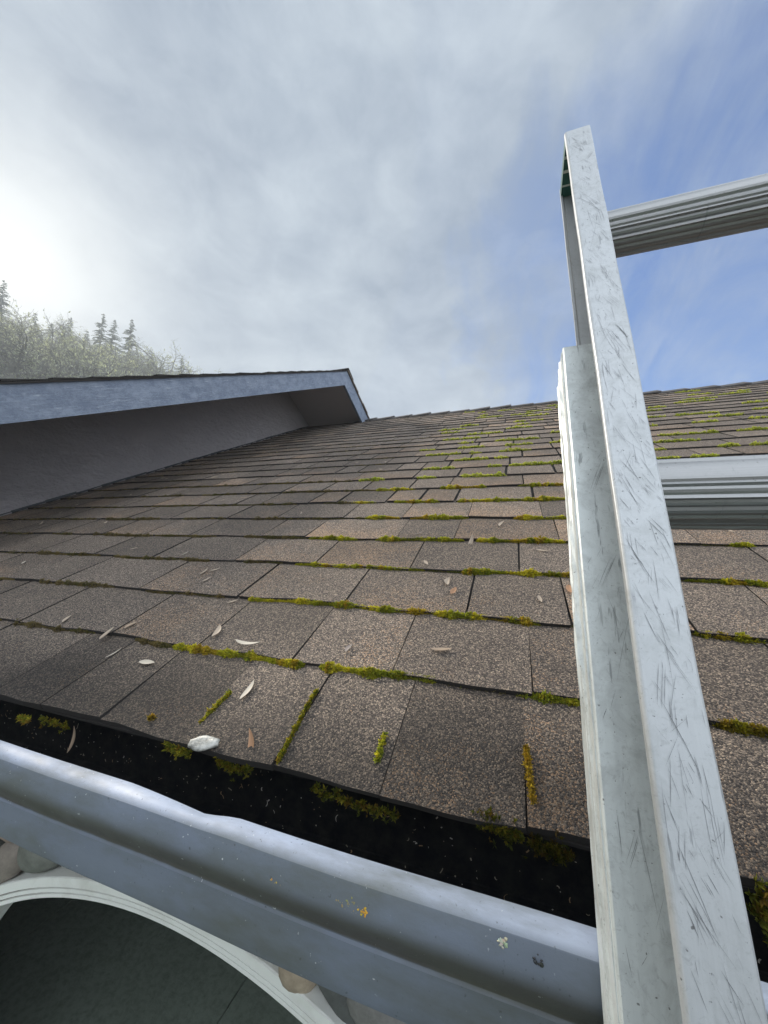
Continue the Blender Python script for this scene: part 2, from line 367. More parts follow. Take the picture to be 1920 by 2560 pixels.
# ridge caps: bent shingles, right end of each lapped over the next
mb = MB(); x = -1.62; i = 0; rr = random.Random(5)
while x < XR:
    L = .20; e0 = .004+rr.uniform(0, .002); e1 = .017+rr.uniform(-.002, .006); w = .13+rr.uniform(-.006, .006)
    V = []
    for X, e in ((x-.02, e0), (x+L, e1)):
        for d, sgn in ((-w, -1), (-.03, -1), (0, 0), (.03, 1), (w, 1)):
            zz_ = -abs(d)*math.tan(A)+(.006 if d == 0 else .010)
            V.append((X, ry+d, rz+zz_+e))
        for d in (w, .03, 0, -.03, -w):
            V.append((X, ry+d, rz-abs(d)*math.tan(A)+e-.003))
    F = [(j, (j+1) % 10, 10+(j+1) % 10, 10+j) for j in range(10)]+[tuple(range(10))[::-1], tuple(range(10, 20))]
    mb.add(V, F); x += L; i += 1
part(mb.build('ridge_cap', M_cap, house))
# deck thickness, soffit and front fascia board
fy = .425
mb = MB()
pr = [P(0, E0+.004, -.005)[1:], P(0, RIDGE, -.005)[1:], P(0, RIDGE, -.16)[1:], (fy+.02, CZ-.40), (fy+.02, CZ-.235)]
part((mb.prism(pr, XL, XR), mb)[1].build('roof_deck', M_soff, house))
mb = MB(); mb.box(XL, XR, fy, fy+.018, CZ-.43, CZ-.2475); part(mb.build('fascia_board', M_gut, house))
mb = MB(); mb.box(XL, XR, fy+.02, .93, CZ-.425, CZ-.41); part(mb.build('soffit', M_soff, house))
mb = MB(); mb.prism([(.372, CZ-.2335), (.424, CZ-.2120), (.4235, CZ-.262), (.4215, CZ-.262), (.4215, CZ-.2150), (.371, CZ-.2365)], XL, XR)
part(mb.build('drip_edge', M_gin, house))

# ------------------------------------------------------------------ gutter
prof = [(.2990, -.2405), (.2988, -.2350), (.2975, -.2338), (.2950, -.2336), (.2890, -.2342), (.2840, -.2358), (.2805, -.2385), (.2785, -.2425), (.2768, -.2480),
        (.2752, -.2535), (.2750, -.2570), (.2768, -.2625), (.2805, -.2695), (.2845, -.2760), (.2870, -.2805), (.2872, -.2822), (.2858, -.2840), (.2850, -.3000),
        (.2846, -.3150), (.2860, -.3190), (.2900, -.3205), (.4150, -.3205), (.4170, -.3190), (.4175, -.2400)]
def dent(X):
    d = X+.262
    g_ = max(0, 1+d/.10)**1.2 if d < 0 else max(0, 1-d/.03)
    return g_
xs = [-2.2+i*.05 for i in range(30)]; xs = [x for x in xs if x < -.72]+[-.72+i*.012 for i in range(75)]+[.18+i*.1 for i in range(1, 45)]
V = []; n_ = len(prof)
th = .0009
def offs(i):                                # inward normal offset
    y0, z0 = prof[max(0, i-1)]; y1, z1 = prof[min(n_-1, i+1)]
    ty, tz = y1-y0, z1-z0; l = math.hypot(ty, tz); return (-tz/l*th, ty/l*th)
for X in xs:
    g_ = dent(X); sag = .0008*math.sin(X*7)+.0005*math.sin(X*19+1)
    pts = []
    for i, (y, z) in enumerate(prof):
        k = max(0, 1-i/7) if i > 3 else 1
        dy = -.0046*g_*k + 0; dz = -.0022*g_*k
        dy += .0012*math.exp(-((X+.43)/.12)**2)*k
        pts.append((y+dy+sag, z+dz+sag*.6))
    for i, (y, z) in enumerate(pts): V.append((X, y, CZ+z))
    for i, (y, z) in enumerate(pts):
        o = offs(i); V.append((X, y+o[0], CZ+z+o[1]))
F = []; MI = []
for a in range(len(xs)-1):
    for i in range(n_-1):
        p0 = a*2*n_+i; p1 = (a+1)*2*n_+i
        F.append((p0, p0+1, p1+1, p1)); MI.append(0)
        F.append((p0+n_, p1+n_, p1+n_+1, p0+n_+1)); MI.append(1 if i > 1 else 0)
    for i in (0, n_-1):
        p0 = a*2*n_+i; p1 = (a+1)*2*n_+i; F.append((p0, p1, p1+n_, p0+n_)); MI.append(0)
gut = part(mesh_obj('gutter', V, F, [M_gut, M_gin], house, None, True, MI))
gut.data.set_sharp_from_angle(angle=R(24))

# ------------------------------------------------------------------ wing: gable wall, rakes, roof
WX = -1.51
def zt(y): return CZ+(.502+.505*(y-.6585) if y < 3.12 else 1.745-.458*(y-3.12))
mb = MB()
Y0, YR, Y1 = .3, 3.12, 6.6
mb.prism([(.93, CZ-.3), (Y1-.3, CZ-.3), (Y1-.3, zt(Y1-.3)-.10), (YR, zt(YR)-.11), (.93, zt(.93)-.10)], WX-.69-.15, WX-.69)
part(mb.build('gable_wall', M_stu, house))
mb = MB()   # sloping deck of the wing (soffit below)
mb.prism([(Y0, zt(Y0)-.016), (YR, zt(YR)-.016), (Y1, zt(Y1)-.016), (Y1, zt(Y1)-.09), (YR, zt(YR)-.10), (Y0, zt(Y0)-.09)], -7.0, WX-.0245)
part(mb.build('upper_roof_deck', M_soff, house))
mb = MB()
V0 = [(Y0, zt(Y0)-.014), (YR, zt(YR)-.014), (YR-.036, CZ+1.575), (Y0, zt(Y0)-.145)]
mb.prism(V0[::-1], WX-.022, WX)
part(mb.build('rake_board', M_rake, house))
mb = MB()
mb.prism([(YR+.001, zt(YR)-.0145), (Y1, zt(Y1)-.015), (Y1, zt(Y1)-.16), (YR-.035, CZ+1.5745)][::-1], WX-.0225, WX-.0005)
part(mb.build('rake_board', M_rake, house))
# wing shingles (front slope) with ragged edge over the rake
A2 = math.atan(.505)
def P2(X, s, hgt=0.0):
    y = Y0-.02+s*cos(A2); z = CZ+.502+.505*(Y0-.02-.6585)+s*sin(A2)
    return (X, y-hgt*sin(A2), z-.008+hgt*cos(A2))
mb = MB(); shingles(mb, P2, -5.0, WX+.012, 0.0, 22, 23)
mb.add([P2(-7, 0, .0), P2(WX+.008, 0, .0), P2(WX+.008, 3.17, .0), P2(-7, 3.17, .0), P2(-7, 0, -.006), P2(WX+.008, 0, -.006), P2(WX+.008, 3.17, -.006), P2(-7, 3.17, -.006)],
       [(0, 1, 2, 3), (7, 6, 5, 4), (4, 5, 1, 0), (5, 6, 2, 1)], (0, 0, 0), 1)
rr = random.Random(3)
yy = YR
while yy < Y1:                              # rear slope strips, seen on edge
    y2 = min(Y1, yy+.13)
    e = rr.uniform(.004, .012); x1 = WX+.012+rr.uniform(-.004, .006)
    mb.prism([(yy, zt(yy)-.014), (y2, zt(y2)-.014), (y2, zt(y2)+e), (yy, zt(yy)+.002)][::-1], -5, x1, (.1, .4, .5), 0); yy = y2
part(mb.build('upper_roof', [M_sh, M_shedge], house))
mb = MB(); x = -5.0
while x < WX+.02:
    e = rr.uniform(0, .004)
    mb.prism([(YR-.12, zt(YR-.12)+.002+e), (YR-.02, zt(YR)+.006+e), (YR+.02, zt(YR)+.006+e), (YR+.12, zt(YR+.12)+.002+e), (YR+.12, zt(YR+.12)+.012+e), (YR, zt(YR)+.018+e), (YR-.12, zt(YR-.12)+.012+e)][::-1], x, min(x+.2, WX+.016), (.1, .3, .3)); x += .2
part(mb.build('ridge_cap', M_cap, house))
# step flashing along the wall foot
mb = MB(); s = .3
rr = random.Random(9)
while s < 3.9:
    o1 = rr.uniform(.003, .010); mb.add([P(XL+.001, s, .004), P(XL+o1, s, .011), P(XL+o1, s+.15, .011), P(XL+.001, s+.15, .012), P(XL+.0015, s, .012+o1), P(XL+.0015, s+.15, .012+o1)],
       [(0, 1, 2, 3), (4, 0, 3, 5)]); s += EXP
part(mb.build('step_flashing', M_flash, house))

# ------------------------------------------------------------------ front wall with arch
AX, AZ, AR = -.905, CZ-2.515, 1.504
WY = .95
mb = MB(); cols_x = [-6.5, AX-AR]+[AX-AR*cos(pi*i/48) for i in range(1, 48)]+[AX+AR, XR]
WT = CZ-.412
for a, bb in zip(cols_x[:-1], cols_x[1:]):
    def az_(x): 
        d = AR**2-(x-AX)**2; return AZ+math.sqrt(d) if d > 1e-6 else (AZ if abs(x-AX) <= AR+1e-4 and False else 0)
    ins = a >= AX-AR-1e-6 and bb <= AX+AR+1e-6
    za, zb = (max(az_(a), AZ), max(az_(bb), AZ)) if ins else (0, 0)
    top = WT if a > XL-.16 else CZ-.0
    V = [(a, WY, za), (bb, WY, zb), (bb, WY, top), (a, WY, top), (a, WY+.22, za), (bb, WY+.22, zb), (bb, WY+.22, top), (a, WY+.22, top)]
    mb.add(V, [(0, 1, 2, 3), (7, 6, 5, 4), (0, 4, 5, 1), (3, 2, 6, 7)])
mb.add([(AX-AR, WY, 0), (AX-AR, WY+.22, 0), (AX-AR, WY+.22, AZ), (AX-AR, WY, AZ)], [(0, 1, 2, 3)])
mb.add([(AX+AR, WY, 0), (AX+AR, WY+.22, 0), (AX+AR, WY+.22, AZ), (AX+AR, WY, AZ)], [(3, 2, 1, 0)])
part(mb.build('front_wall', M_mort, house))
# porch behind the arch
mb = MB(); mb.box(XR-.1, XR, WY+.222, 5.198, 0, CZ-.441)
part(mb.build('porch_wall', M_soff, house))
mb = MB(); mb.box(-6.5, XR, 5.2, 5.3, 0, CZ-.42); part(mb.build('rear_wall', M_soff, house))
mb = MB(); mb.box(-6.5, -6.4, WY+.22, 5.2, 0, CZ-.42); part(mb.build('side_wall', M_soff, house))
mb = MB(); mb.box(-6.5, XR, WY+.22, 5.2, CZ-.44, CZ-.42); part(mb.build('porch_ceiling', M_soff, house))
# arch trim: stepped white moulding
tp = [(.060, .945), (.060, .874), (.058, .870), (.034, .870), (.032, .877), (.029, .877), (.0275, .873), (.018, .873), (.016, .880), (.013, .880), (.0115, .876), (.002, .876), (-.001, .880), (-.001, 1.18), (.02, 1.18)]
tshade = {3, 4, 7, 8}
V = []; F = []; TMI = []; na = 96; kk = len(tp)
for i in range(na+1):
    th_ = pi*i/na
    for r_, y in tp: V.append((AX-(AR+r_)*cos(th_), y, AZ+(AR+r_)*sin(th_)))
for side in (-1, 1):
    pass
for i in range(na):
    for j in range(kk-1): F.append((i*kk+j, i*kk+j+1, (i+1)*kk+j+1, (i+1)*kk+j)); TMI.append(1 if j in tshade else 0)
b0 = len(V)
for sgn in (-1, 1):
    b1 = len(V)
    for r_, y in tp: V.append((AX+sgn*(AR+r_), y, AZ-.001))
    for r_, y in tp: V.append((AX+sgn*(AR+r_), y, .002))
    for j in range(kk-1): F.append((b1+j, b1+j+1, b1+kk+j+1, b1+kk+j)); TMI.append(0)
M_gshade, t, b = mat('trim_groove_shade', (.20, .19, .165), .8)  # darker tone on the groove faces, their shadow lines put into colour
part(mesh_obj('arch_trim', V, F, [M_trim, M_gshade], house, None, False, TMI))
# cobbles
import bmesh
ico = bmesh.new(); bmesh.ops.create_icosphere(ico, subdivisions=3, radius=1); IV = np.array([v.co[:] for v in ico.verts]); IF = [tuple(v.index for v in f.verts) for f in ico.faces]; ico.free()
pal = [(.33, .27, .20), (.16, .17, .15), (.24, .21, .18), (.115, .125, .12), (.30, .23, .19), (.20, .20, .19), (.26, .25, .21)]
stones = [(-1.455, CZ-.985, .085, .068, 1, .25), (-1.62, CZ-.935, .085, .055, 4, -.2), (-1.60, CZ-1.055, .085, .055, 2, .6), (-.488, CZ-.972, .056, .066, 0, 0), (-1.20, CZ-.90, .10, .045, 2, 0), (-.40, CZ-1.005, .085, .030, 3, -.7), (-.285, CZ-1.02, .085, .050, 5, -.4), (-.33, CZ-1.10, .060, .050, 1, .4), (-.17, CZ-1.07, .09, .06, 6, -.3)]
rr = random.Random(17); tries = 0
while tries < 14000:
    tries += 1
    x = rr.uniform(-6.4, XR-.1) if tries % 3 == 0 else rr.uniform(-2.6, 1.3); z = rr.uniform(.05, WT-.04); a_ = rr.uniform(.045, .095)
    if math.hypot(x-AX, z-AZ) < AR+.060+a_*.62 and z > AZ-.1: continue
    if z <= AZ and abs(x-AX) < AR+.08+a_*.8: continue
    if any((x-q[0])**2+(z-q[1])**2 < (.86*(a_+max(q[2], q[3])))**2 for q in stones): continue
    stones.append((x, z, a_*rr.uniform(.95, 1.3), a_*rr.uniform(.7, 1.0), rr.randrange(7), rr.uniform(0, pi)))
VV = []; FF = []; CC = []
for (x, z, a_, b_, ci, ro) in stones:
    s1, s2, s3 = [rr.uniform(0, 6) for _ in range(3)]
    v = IV.copy(); n3_ = np.sin(v[:, 0]*2.3+s1)*np.cos(v[:, 2]*2.1+s2)*.12+np.sin(v[:, 1]*3+s3)*.05; v *= (1+n3_)[:, None]
    v = np.sign(v)*np.abs(v)**.88
    v = v*[a_, min(a_, b_)*.85, b_]; c_, s_ = cos(ro), sin(ro)
    v = np.c_[v[:, 0]*c_-v[:, 2]*s_+x, v[:, 1]+WY-.042, v[:, 0]*s_+v[:, 2]*c_+z]
    base = len(VV); VV += v.tolist(); FF += [tuple(i+base for i in f) for f in IF]
    c0 = pal[ci]; f_ = rr.uniform(.8, 1.15); CC += [tuple(q*f_ for q in c0)]*len(v)
part(mesh_obj('stone_veneer', VV, FF, M_cob, house, CC, True))

# ------------------------------------------------------------------ ground, floor
def hillz(x, y):
    r = math.hypot(x, y); az = math.degrees(math.atan2(x, y))
    f = max(0, min(1, (r-18)/44)); f = f*f*(3-2*f)
    az_f = max(0, min(1, (-30-az)/20)) if az < 0 else 0
    if az < -130: az_f *= max(0, (180+az)/50)
    az_f = az_f*az_f*(3-2*az_f)
    return f*az_f*22.5*(1+.06*math.sin(x*.21)+.05*math.cos(y*.17+x*.05))
nx = 90; V = []; F = []
grid = [-2500, -900, -400, -200]+[-140+i*3.4 for i in range(83)]+[200, 500, 2500]
for gy in grid:
    for gx in grid: V.append((gx, gy, hillz(gx, gy)-.004 if math.hypot(gx, gy) < 600 else -.004))
g_ = len(grid)
for j in range(g_-1):
    for i in range(g_-1): F.append((j*g_+i, j*g_+i+1, (j+1)*g_+i+1, (j+1)*g_+i))
tag(mesh_obj('ground', V, F, M_hill, None, None, True), None, None, None, 'structure')
mb = MB(); sx = [-5.45, -3.65, -1.85, -.05, 1.75, 3.55]; 
for a, bb in zip(sx[:-1], sx[1:]):
    for y0, y1 in ((-4, -2.2), (-2.2, -.4), (-.4, 1.0), (1.0, 2.84), (2.84, 5.15)):
        mb.box(a+.004, bb-.004, y0+.004, y1-.004, -.05, .012)
tag(mb.build('concrete_paving', M_con), None, None, None, 'structure')

# ------------------------------------------------------------------ ladder
LA = R(70.25)
def Q(X, D, L): return Vector((X, D*sin(LA)+L*cos(LA), CZ-D*cos(LA)+L*sin(LA)))
LM = Matrix(((1, 0, 0), (0, sin(LA), cos(LA)), (0, -cos(LA), sin(LA)))).to_4x4()
Lbot = -(CZ-.30*cos(LA)-.02)/sin(LA)
foot = Q(.27, .30, Lbot)
ladder = empty('extension_ladder', foot, 'scratched aluminium extension ladder leaning on the grey gutter, rising above the roof', 'ladder')
LOC = LM.copy(); LOC.translation = Vector((0, 0, CZ))
def lpart(o, par=ladder):                   # geometry in ladder coordinates (X, D, L)
    if par is ladder: o.matrix_parent_inverse = Matrix.Translation(-foot); o.matrix_basis = LOC
    return o
RW = .404                                   # inner clear width
XA = .0865; XB = XA+RW
def channel(name, X, sgn, D0, D1, L0, L1, W, th, lip, mats, nscr, seed, ribs=False):
    """C rail: web at X, flanges reaching W to the outside (sgn=-1 left, +1 right)"""
    r_ = .0032
    def X_(q): return X+sgn*q
    pr = []
    def arc(cx, cd, a0, a1, r):
        for i in range(5):
            a = a0+(a1-a0)*i/4; pr.append((cx+r*cos(a), cd+r*sin(a)))
    # outline in (q outward, D)
    pr.append((0, D0+.001)); pr.append((.001, D0))
    arc(W-.0022, D0+.0022, -pi/2, 0, .0022)              # rounded outer corner of the front flange
    pr.append((W, D0+lip)); pr.append((W-.0018, D0+lip)); pr.append((W-.0022, D0+th+.001)); pr.append((W-.004, D0+th))
    pr.append((th, D0+th)); pr.append((th, D1-th)); pr.append((W-.004, D1-th)); pr.append((W-.0022, D1-lip)); pr.append((W, D1-lip))
    arc(W-.0022, D1-.0022, 0, pi/2, .0022)
    pr.append((0, D1))
    Ls = np.linspace(L0, L1, 60); n_ = len(pr); V = []; F = []; MI = []
    rr = random.Random(seed)
    for l in Ls:
        for q, d in pr:
            wv = .00018*math.sin(l*40+q*300)+rr.uniform(-.00008, .00008)
            V.append((X_(q+wv), d+wv, l))
    for a in range(len(Ls)-1):
        for i in range(n_):
            f4 = (a*n_+i, a*n_+(i+1) % n_, (a+1)*n_+(i+1) % n_, (a+1)*n_+i)
            F.append(f4 if sgn > 0 else f4[::-1]); MI.append(0)
    F.append(tuple(range(n_)) if sgn < 0 else tuple(range(n_))[::-1]); MI.append(0)
    F.append(tuple(range((len(Ls)-1)*n_, len(Ls)*n_))[::(-1 if sgn < 0 else 1)]); MI.append(0)
    # scratches on the front flange
    for _ in range(nscr):
        l = rr.uniform(max(L0, -.6), L1-.005)
        q = rr.uniform(.0015, W-.003)
        typ = rr.random()
        if typ < .55: ang = -rr.gauss(24, 7); ln = rr.expovariate(1/.012)+.002; w = rr.uniform(.00003, .00012)
        elif typ < .8: ang = rr.gauss(0, 12); ln = rr.expovariate(1/.010)+.002; w = rr.uniform(.00003, .00010)
        else: ang = rr.uniform(0, 180); ln = rr.expovariate(1/.0045)+.001; w = rr.uniform(.00003, .00009)
        if rr.random() < .05: ln *= 2.2; w *= 1.3
        a = R(ang); c_ = rr.uniform(-.3, .3)*ln*.3
        rep = rr.choice((1, 1, 1, 1, 1, 1, 2, 3))
        for k in range(rep):
            ox = k*rr.uniform(.0008, .0022)+rr.uniform(0, .0004); l += rr.uniform(-.003, .003); b0 = len(V); m_ = 6; ok = True; pts = []
            for i in range(m_+1):
                u = i/m_-.5; 
                qx = q+ox+(-sin(a)*u*ln+cos(a)*c_*(.25-u*u)*4*.2)*1.0; lx = l+cos(a)*u*ln
                wd = w*(1-(2*u)**2)*(.6+.8*rr.random())+.00001
                pts.append((qx, lx, wd))
                if not (.001 < qx < W-.0025) or not (L0 < lx < L1-.003): ok = False
            if not ok: continue
            for qx, lx, wd in pts:
                V.append((X_(qx-wd), D0-.00035, lx)); V.append((X_(qx+wd), D0-.00035, lx))
            for i in range(m_):
                F.append((b0+2*i, b0+2*i+1, b0+2*i+3, b0+2*i+2)); MI.append(1)
    return lpart(mesh_obj(name, V, F, mats, ladder, None, False, MI))
FD0, FD1 = .24, .302
BD0, BD1 = .2885, .345
fl_top = .6175
# fly section rails (front), base section rails (behind, slightly wider)
fly_l = channel('fly_rail', XA, -1, FD0, FD1, -1.9, fl_top, XA-.0598, .0022, .0046, [M_alu, M_scr], 760, 1)
fly_r = channel('fly_rail', XB, 1, FD0, FD1, -1.9, fl_top, XA-.0598, .0022, .0046, [M_alu, M_scr], 500, 2)
bas_l = channel('base_rail', .0455, 1, BD0, BD1, Lbot+.02, .3195, .0375, .0022, .0046, [M_alb, M_scr], 110, 3)
bas_r = channel('base_rail', XB+XA-.0455, -1, BD0, BD1, Lbot+.02, .3195, .0375, .0022, .0046, [M_alb, M_scr], 100, 4)
# outer side web of the base rail: closed box face with extruded ribs, worn lip
for X0, sg in ((.0448, -1), (XB+XA-.0448, 1)):
    pr = [(0, BD0+.0048), (0, BD0+.016), (-.0012, BD0+.0175), (-.0012, BD0+.020), (0, BD0+.0215), (0, BD0+.026), (-.001, BD0+.027), (-.001, BD0+.029), (0, BD0+.030), (0, BD0+.040), (.0012, BD0+.042), (.0012, BD0+.050), (0, BD0+.052),
          (.0016, BD0+.052), (.0028, BD0+.049), (.0028, BD0+.0048)]
    V = []; F = []; Ls = list(np.linspace(Lbot+.02, -.7, 12))+list(np.linspace(-.68, .318, 90)); rr = random.Random(8)
    for l in Ls:
        # torn, peeled-back edge high up and near the gutter
        pe = .0022*max(0, math.sin((l-.07)*38))*(1 if .03 < l < .30 else 0)+(.0035*math.exp(-((l-.05)/.035)**2))+.003*math.exp(-((l+.36)/.03)**2)
        for j, (q, d) in enumerate(pr):
            n_o = rr.uniform(-.0003, .0003)
            V.append((X0+sg*(-q)+sg*(pe*(.9 if j in (2, 3, 6, 7) else .15)*rr.uniform(.5, 1.1)+n_o), d+(pe*.8 if j in (6, 7) else 0), l))
    n_ = len(pr)
    for a in range(len(Ls)-1):
        for i in range(n_):
            f4 = (a*n_+i, a*n_+(i+1) % n_, (a+1)*n_+(i+1) % n_, (a+1)*n_+i); F.append(f4)
    F.append(tuple(range(n_))); F.append(tuple(range((len(Ls)-1)*n_, len(Ls)*n_)))
    lpart(mesh_obj('side_track', V, F, M_alb, ladder))
# green end caps closing the fly rails, white lettering bands beneath
for X, sg, par in ((XA, -1, fly_l), (XB, 1, fly_r)):
    w = XA-.0598
    mb = MB(); x0, x1 = sorted((X+sg*.0024, X+sg*(w-.0005)))
    mb.box(x0, x1, FD0+.0025, FD1-.0004, fl_top-.016, fl_top-.0006)
    for d0, d1 in ((.017, .020), (.031, .034), (.0465, .0485)):
        mb.box(x0+.0004, x1-.0004, FD0+d0, FD0+d1, fl_top-.0163, fl_top-.0155, mi=1)
    e = mb.build('end_cap', [M_grn, M_wht], par, cols=False)
# rungs
def rung(D, L, r, x0, x1, name='rung'):
    V = []; F = []; pts = []
    n_ = 72
    for i in range(n_):
        a = 2*pi*i/n_; rad = r*(1-.03*max(0, math.cos(2*a)))
        for g in (20, 45, 70, 95, 120, 150, 200, 240, 280, 320): # extruded grip ribs
            d = abs((math.degrees(a)-g+180) % 360-180)
            if d < 2.6: rad += .0009
            elif d < 7.6: rad -= .0006
        pts.append((D+rad*cos(a+pi), L+rad*sin(a)*-1))
    for x in (x0, x1):
        for d, l in pts: V.append((x, d, l))
    for i in range(n_): F.append((i, n_+i, n_+(i+1) % n_, (i+1) % n_))
    F.append(tuple(range(n_))); F.append(tuple(range(n_, 2*n_))[::-1])
    return lpart(mesh_obj(name, V, F, M_rung, ladder))
for k in range(-7, 2):
    if .1485+k*.3025 < fl_top: rung(.2725, .1510+k*.3025, .0208, XA-.0005, XB+.0005)
rung(.3225, .1636, .0185, .047, XB+XA-.047)
l = .1636-.3025
while l > Lbot+.15: rung(.3225, l, .0185, .047, XB+XA-.047); l -= .3025
for sg, X in ((-1, .066), (1, XB+.0205)):
    mb = MB(); mb.box(X-.03, X+.03, BD0-.01, BD1+.02, Lbot-.001, Lbot+.03); lpart(mb.build('foot', M_rub, ladder, cols=False))

# ------------------------------------------------------------------ moss
def tufts(pos, nrm, size, nl, cols, spread=1.0, seed=0):
    """pos (n,3); returns V,F,C of star tufts of pointed leaflets"""
    g = np.random.default_rng(seed); n = len(pos)
    Pn = np.repeat(pos, nl, 0); m_ = n*nl
    nr = np.repeat(nrm, nl, 0) if nrm.ndim == 2 else np.tile(nrm, (m_, 1))
    d = g.normal(size=(m_, 3)); d -= (d*nr).sum(1)[:, None]*nr; d /= np.linalg.norm(d, axis=1)[:, None]+1e-9
    el = g.uniform(.15, 1.35, m_); dirn = d*np.cos(el)[:, None]*spread+nr*np.sin(el)[:, None]
    dirn /= np.linalg.norm(dirn, axis=1)[:, None]
    side = np.cross(dirn, g.normal(size=(m_, 3))); side /= np.linalg.norm(side, axis=1)[:, None]+1e-9
    sz = np.repeat(size, nl)*g.uniform(.6, 1.2, m_)
    base = Pn; mid = Pn+dirn*(sz*.42)[:, None]; tip = Pn+dirn*sz[:, None]
    w = (sz*.20)[:, None]*side
    V = np.stack([base, mid+w, tip, mid-w], 1).reshape(-1, 3)
    F = np.arange(m_*4).reshape(-1, 4)
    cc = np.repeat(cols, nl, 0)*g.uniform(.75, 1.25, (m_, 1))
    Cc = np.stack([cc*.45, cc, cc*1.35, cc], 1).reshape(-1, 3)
    return V, F, Cc
SN = np.array([0, -sin(A), cos(A)])
green = np.array([[.22, .25, .03], [.31, .31, .03], [.48, .42, .04], [.12, .15, .02], [.32, .21, .03]])
brown = np.array([[.10, .08, .045], [.14, .11, .06], [.09, .09, .04], [.18, .14, .07]])
far = np.array([[.32, .35, .06], [.41, .42, .08], [.25, .29, .05]])
TV, TF, TC = [], [], []
def add_t(res):
    V, F, Cc = res; o = sum(len(v) for v in TV); TV.append(V); TF.append(F+o); TC.append(Cc)
def moss_line(k, x0, x1, dens, thick, pal_, size, seed, nl=7):
    g = np.random.default_rng(seed); Ln = x1-x0
    if Ln <= 0: return
    n = int(Ln*dens); X = g.uniform(x0, x1, n)
    # clumpiness along the line
    nclump = max(2, int(Ln/.018)); cx = g.uniform(x0, x1, nclump); cw = g.uniform(.006, .016, nclump); ch = g.uniform(.15, 1.45, nclump)
    prof_ = np.max(ch[None]*np.exp(-((X[:, None]-cx[None])/cw[None])**2), 1)
    endf = np.clip(np.minimum(X-x0, x1-X)/.012, 0, 1)**.5; prof_ = (prof_*.8+.28)*endf
    u = g.uniform(0, 1, n); th_ = thick*prof_
    ang = u*pi*.5
    ds = -np.cos(ang)*th_*g.uniform(.3, 1, n)*.8+g.uniform(0, .0015, n); hh = .0015+np.sin(ang)*th_*.75*g.uniform(.5, 1, n)+.002
    wv = np.array([wob(x, k) for x in X])
    pos = np.stack([X, (E0+k*EXP+wv+ds)*cos(A)+(H-hh)*sin(A), CZ+(E0+k*EXP+wv+ds)*sin(A)-(H-hh)*cos(A)], 1)
    nn = SN[None]*np.sin(ang)[:, None]*.9+np.array([0, -cos(A), -sin(A)])[None]*np.cos(ang)[:, None]*.7+g.normal(0, .25, (n, 3)); nn /= np.linalg.norm(nn, axis=1)[:, None]
    # colour varies by clump
    ci = np.argmin(np.abs(X[:, None]-cx[None]), 1); pc = g.integers(0, len(pal_), nclump)
    cols = pal_[pc[ci]]*.6+pal_[g.integers(0, len(pal_), n)]*.4
    add_t(tufts(pos, nn, np.full(n, size)*g.uniform(.7, 1.3, n), nl, cols, 1, seed))
G = [(1, -.521, -.28, 5200, .0085), (1, -.255, -.093, 5200, .0095), (1, -.002, .07, 3600, .007), (1, .185, .30, 3600, .008),
     (2, -.483, -.40, 3600, .006), (2, -.40, -.13, 4200, .0085), (2, -.13, .036, 4200, .0085), (2, .222, .40, 3800, .006),
     (3, -.465, -.30, 4000, .0075), (3, -.30, -.17, 3200, .006), (3, -.095, .046, 4800, .0095), (3, .046, .10, 3000, .006), (3, .26, .40, 3600, .007), (3, .5, .75, 3000, .007),
     (4, -.507, -.37, 3600, .0085), (4, -.319, -.111, 4200, .009), (4, -.08, .10, 3600, .009), (4, .376, .41, 3600, .009), (4, .6, .9, 3000, .008),
     (5, -.404, -.30, 3200, .008), (5, -.27, -.116, 3400, .0105), (5, .0, .125, 3400, .0105), (5, .45, .8, 2600, .009),
     (6, -.507, -.42, 2800, .006), (6, -.36, -.214, 3000, .009), (6, -.159, .137, 3200, .0105), (6, .4, .7, 2600, .009),
     (7, -.467, -.321, 2600, .009), (7, -.239, -.087, 2800, .0105), (7, .013, .154, 2800, .011), (7, .45, .62, 2600, .01)]
for i, (k, a, bb, dn, tk) in enumerate(G): moss_line(k, a, bb, dn*1.25, tk*1.2, green if k > 1 or a < 0 else green*.6, .0038 if k < 4 else .0048, 100+i)
# thin dark moss and dirt along the rest of the near courses
for k in range(1, 9):
    segs = [(-2.19, G_[1]) for G_ in G if G_[0] == k][:1]
    x = -2.15
    rr = random.Random(50+k)
    first = min([q[1] for q in G if q[0] == k], default=-.5)
    while x < first:
        L = rr.uniform(.06, .30); e = min(first, x+L)
        moss_line(k, x, e, 3000 if x > -1.6 else 1600, rr.uniform(.006, .011), brown, .0036, 700+k*31+int(x*100) % 97, 6)
        x = e+rr.choice((0, .01, .05, .10))
for k, a, bb in ((1, -.095, -.002), (1, .07, .185), (1, .30, .9), (2, .036, .222), (2, .4, .9), (3, -.17, -.095), (3, .1, .26), (4, -.37, -.32), (4, .1, .376), (5, .125, .45)):
    moss_line(k, a, bb, 1800, .0035, np.vstack([brown, green[3:4]]), .003, 900+k*7+int(a*50), 6)
